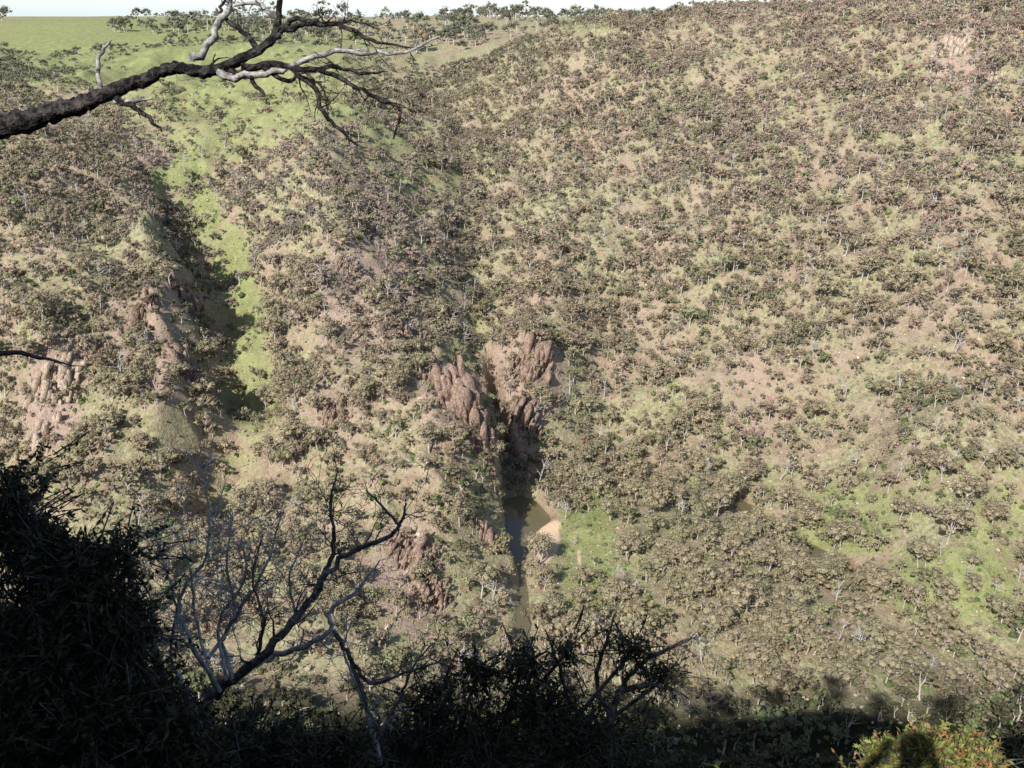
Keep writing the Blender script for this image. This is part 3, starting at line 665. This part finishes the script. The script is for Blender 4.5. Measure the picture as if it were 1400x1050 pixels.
def leafy(name, label, d, bl, ntw, nleaf, L, Wd, mat, smat=MTWIG, cat='shrub', group=None, Ltw=.35, up=.35):
    low = max(bl, key=lambda q: q[1]); g0 = P(low[0], low[1], d); g = np.array([g0[0], g0[1], zg(g0[0], g0[1])])
    e = empty(name, tuple(g)); tag(e, label, cat, group); sb = QB(); lb = QB()
    area = np.array([q[2]*q[3] for q in bl], float); area /= area.sum()
    for q, a_ in zip(bl, area):
        dd = d+(q[4] if len(q) > 4 else 0); c0 = P(q[0], q[1], dd); rx = q[2]*dd/F; rz = q[3]*dd/F
        st = [g-np.array([0,0,.15]), g*.55+c0*.45+rng.normal(0, .1, 3), c0-np.array([0,0,rz*.5])]
        pp, rd = smooth_path(st, [.035,.024,.012], 6, .2); tube(sb, pp, rd, 6)
        for _ in range(int(ntw*a_)):
            u = unit(rng.normal(0, 1, 3)); u *= rng.uniform(.15, 1.0)**.6*rng.choice([.8,1,1,1.15,1.4], p=[.2,.3,.3,.14,.06])
            tip = c0+u*np.array([rx, rx*.9, rz]); s0 = tip-unit(u+np.array([0,0,up])+rng.normal(0, .4, 3))*Ltw*rng.uniform(.6, 1.3)
            mid = (s0+tip)/2+rng.normal(0, .03, 3); anchor = c0*.5+s0*.5-np.array([0,0,rz*.2])
            tube(sb, [anchor, s0, mid, tip], [.006,.004,.003,.001], 3)
            k = nleaf; t = rng.uniform(0, 1, k)**.8; p = np.where((t < .5)[:,None], s0+(mid-s0)*(t*2)[:,None], mid+(tip-mid)*(t*2-1)[:,None])
            ax = unit(unit(tip-s0)*.5+rng.normal(0, .75, (k,3))+np.array([0,0,-.1]))
            leaves(lb, p, ax, L*rng.uniform(.6, 1.2, k), Wd*rng.uniform(.7, 1.2, k))
    link('stem', sb.mesh('stem', smat, False, tuple(g)), e); link('foliage', lb.mesh('foliage', mat, False, tuple(g)), e)
    return e
MD = foliage_mat('dark_leaf_material', (.045,.055,.025), (.045,.055,.025), (.03,.038,.018), .6)
MD2 = foliage_mat('green_leaf_material', (.05,.085,.028), (.05,.085,.028), (.04,.065,.024), .6)
MRED = foliage_mat('red_tipped_leaf_material', (.20,.25,.07), (.20,.25,.07), (.34,.17,.07), .4, fr=(.5,.85))
leafy('leafy_shrub', 'tall dark narrow leaved shrub filling the lower left corner', 4.6, [(10,700,40,70),(55,740,60,45),(110,780,75,55),(165,745,36,28),(50,860,120,90),(165,850,45,65),(120,940,140,80),(20,1000,130,80),(230,975,60,45),(200,1040,140,45),(22,645,20,26)], 2200, 17, .048, .0085, MD)
leafy('leafy_shrub', 'dark low shrub at the foot of the bare twisted shrub', 5.6, [(340,1020,90,38),(430,1040,100,35),(300,1050,120,35),(480,1020,45,28)], 540, 16, .05, .009, MD)
leafy('leafy_shrub', 'dark rounded shrub in shade at the bottom centre', 6.6, [(590,955,50,38),(650,915,42,34),(560,1010,65,40),(712,905,36,34),(740,965,80,50),(650,1010,110,45),(800,1010,90,42),(865,882,40,22),(908,918,34,26),(775,885,30,20)], 850, 16, .05, .009, MD)
leafy('leafy_shrub', 'dark green low shrub along the bottom edge below the rounded shrub', 7.6, [(620,1048,120,28),(760,1052,120,26),(540,1052,80,24),(880,1048,80,22)], 500, 14, .075, .011, MD2)
leafy('red_tipped_shrub', 'sunlit shrub with yellow green leaves and red tips at lower right', 5.0, [(1212,1032,42,34),(1275,1018,50,28),(1335,1032,44,34),(1270,1060,100,35)], 620, 15, .045, .008, MRED, Ltw=.2, up=.8)
# ---------------------------------------------------------------- the photographer, just behind the camera, whose shadow falls on the shrub
def skinned(name, verts, edges, mat, parent, sub=2):
    me = bpy.data.meshes.new(name); me.from_pydata([v[:3] for v in verts], edges, []); o_ = link(name, me, parent)
    sk = o_.modifiers.new('skin', 'SKIN'); sk.use_smooth_shade = True
    if not me.skin_vertices: me.skin_vertices.new(name='')
    for i, v in enumerate(verts): me.skin_vertices[0].data[i].radius = (v[3], v[4] if len(v) > 4 else v[3])
    me.skin_vertices[0].data[0].use_root = True
    sb_ = o_.modifiers.new('sub', 'SUBSURF'); sb_.levels = sub; sb_.render_levels = sub
    me.materials.append(mat); return o_
MSKIN, _, b = newmat('skin_material', .6); b.inputs['Base Color'].default_value = (.45,.28,.20,1)
MCLOTH, _, b = newmat('shirt_material', .9); b.inputs['Base Color'].default_value = (.08,.10,.16,1)
MTROU, _, b = newmat('trouser_material', .9); b.inputs['Base Color'].default_value = (.06,.055,.05,1)
MHAIR, _, b = newmat('hair_material', .8); b.inputs['Base Color'].default_value = (.04,.03,.025,1)
pz = zg(-.12, -.26); pe = empty('person', (-.12, -.27, pz))
tag(pe, 'person in a dark shirt taking the photo, shadow falling on the red tipped shrub', 'person')
s = (.10-pz)/1.66
def Q(x, y, z, r, r2=None): return (x*s, y*s, z*s, r*s, (r2 or r)*s)
body = [Q(0,0,.95,.15,.11), Q(0,0,1.10,.135,.10), Q(0,0,1.28,.16,.11), Q(0,0,1.42,.13,.09), Q(0,.01,1.50,.055), Q(0,.03,1.57,.06), Q(0,.04,1.66,.088,.10), Q(0,.04,1.74,.07,.085),
    Q(.17,0,1.41,.06), Q(.27,.08,1.22,.047), Q(.21,.16,1.42,.034), Q(.17,.17,1.50,.026,.03), Q(-.17,0,1.41,.06), Q(-.26,.08,1.22,.047), Q(-.14,.16,1.42,.034), Q(-.06,.17,1.50,.026,.03),
    Q(.10,0,.86,.095), Q(.11,.02,.50,.062), Q(.12,-.02,.10,.042), Q(.13,.10,.04,.038,.03), Q(-.10,0,.86,.095), Q(-.11,.02,.50,.062), Q(-.12,-.02,.10,.042), Q(-.13,.10,.04,.038,.03)]
edges = [(0,1),(1,2),(2,3),(3,4),(4,5),(5,6),(6,7),(3,8),(8,9),(9,10),(10,11),(3,12),(12,13),(13,14),(14,15),(0,16),(16,17),(17,18),(18,19),(0,20),(20,21),(21,22),(22,23)]
for hand, sx_ in ((11, 1), (15, -1)):      # four fingers and a thumb on each hand, curled towards the phone
    hx, hy, hz_ = body[hand][:3]
    for f_, (ox, ln) in enumerate([(-.024, .062), (-.008, .07), (.008, .066), (.022, .052)]):
        i0 = len(body); body.append((hx+ox*s, hy+.006*s, hz_+.035*s, .009*s, .009*s)); body.append((hx+(ox*1.1-sx_*.012)*s, hy+.014*s, hz_+(.035+ln*.55)*s, .008*s, .008*s)); body.append((hx+(ox-sx_*.03)*s, hy+.022*s, hz_+(.03+ln*.85)*s, .007*s, .007*s))
        edges += [(hand, i0), (i0, i0+1), (i0+1, i0+2)]
    i0 = len(body); body.append((hx-sx_*.03*s, hy-.002*s, hz_+.008*s, .010*s, .010*s)); body.append((hx-sx_*.05*s, hy, hz_+.035*s, .008*s, .008*s)); edges += [(hand, i0), (i0, i0+1)]
skinned('body', body, edges, MSKIN, pe)
skinned('shirt', [Q(0,0,.90,.165,.125), Q(0,0,1.10,.15,.115), Q(0,0,1.28,.175,.125), Q(0,0,1.43,.145,.10), Q(.18,0,1.41,.072), Q(.23,.05,1.29,.06), Q(-.18,0,1.41,.072), Q(-.23,.05,1.29,.06)], [(0,1),(1,2),(2,3),(3,4),(4,5),(3,6),(6,7)], MCLOTH, pe)
skinned('trousers', [Q(0,0,.94,.158,.12), Q(.10,0,.84,.108), Q(.11,.02,.50,.075), Q(.12,-.02,.12,.062), Q(-.10,0,.84,.108), Q(-.11,.02,.50,.075), Q(-.12,-.02,.12,.062)], [(0,1),(1,2),(2,3),(0,4),(4,5),(5,6)], MTROU, pe)
skinned('hair', [Q(0,-.02,1.66,.085,.09), Q(0,.0,1.74,.085,.095), Q(0,.03,1.79,.06,.07)], [(0,1),(1,2)], MHAIR, pe)
# ---------------------------------------------------------------- light, camera
w = bpy.data.worlds.new('World'); bpy.context.scene.world = w; w.use_nodes = True; nt = w.node_tree
sky = nt.nodes.new('ShaderNodeTexSky'); sky.sky_type = 'NISHITA'; sky.sun_disc = False; sky.sun_elevation = math.radians(39.7); sky.sun_rotation = math.radians(210.4)
sky.altitude = 200; sky.dust_density = 1.0
tc = nt.nodes.new('ShaderNodeTexCoord'); sx = nt.nodes.new('ShaderNodeSeparateXYZ'); nt.links.new(tc.outputs['Generated'], sx.inputs[0])
hz = mapr(nt, sx.outputs['Z'], -.02, .30, 1, 0); hz2 = math_(nt, 'POWER', hz, 3)
haze = mixc(nt, hz2, (0,0,0), (3.1,4.0,5.0)); tot = mixc(nt, 1.0, sky.outputs[0], haze, 'ADD')
nt.links.new(tot, nt.nodes['Background'].inputs[0]); nt.nodes['Background'].inputs[1].default_value = .14
sl = bpy.data.lights.new('sun', 'SUN'); sl.energy = 5.0; sl.angle = math.radians(.5); sl.color = (1, .955, .88)
so = bpy.data.objects.new('sun', sl); C.objects.link(so); so.rotation_euler = Vector((.389,.664,-.639)).to_track_quat('-Z', 'Y').to_euler()
cam = bpy.data.cameras.new('camera'); cam.sensor_width = 36; cam.lens = 36*F/1400; cam.clip_start = .05; cam.clip_end = 30000
co = bpy.data.objects.new('camera', cam); C.objects.link(co); co.rotation_euler = (math.radians(90)-PITCH, 0, 0)
bpy.context.scene.camera = co
sc_ = bpy.context.scene; sc_.view_settings.view_transform = 'Standard'; sc_.view_settings.look = 'None'; sc_.view_settings.exposure = 0
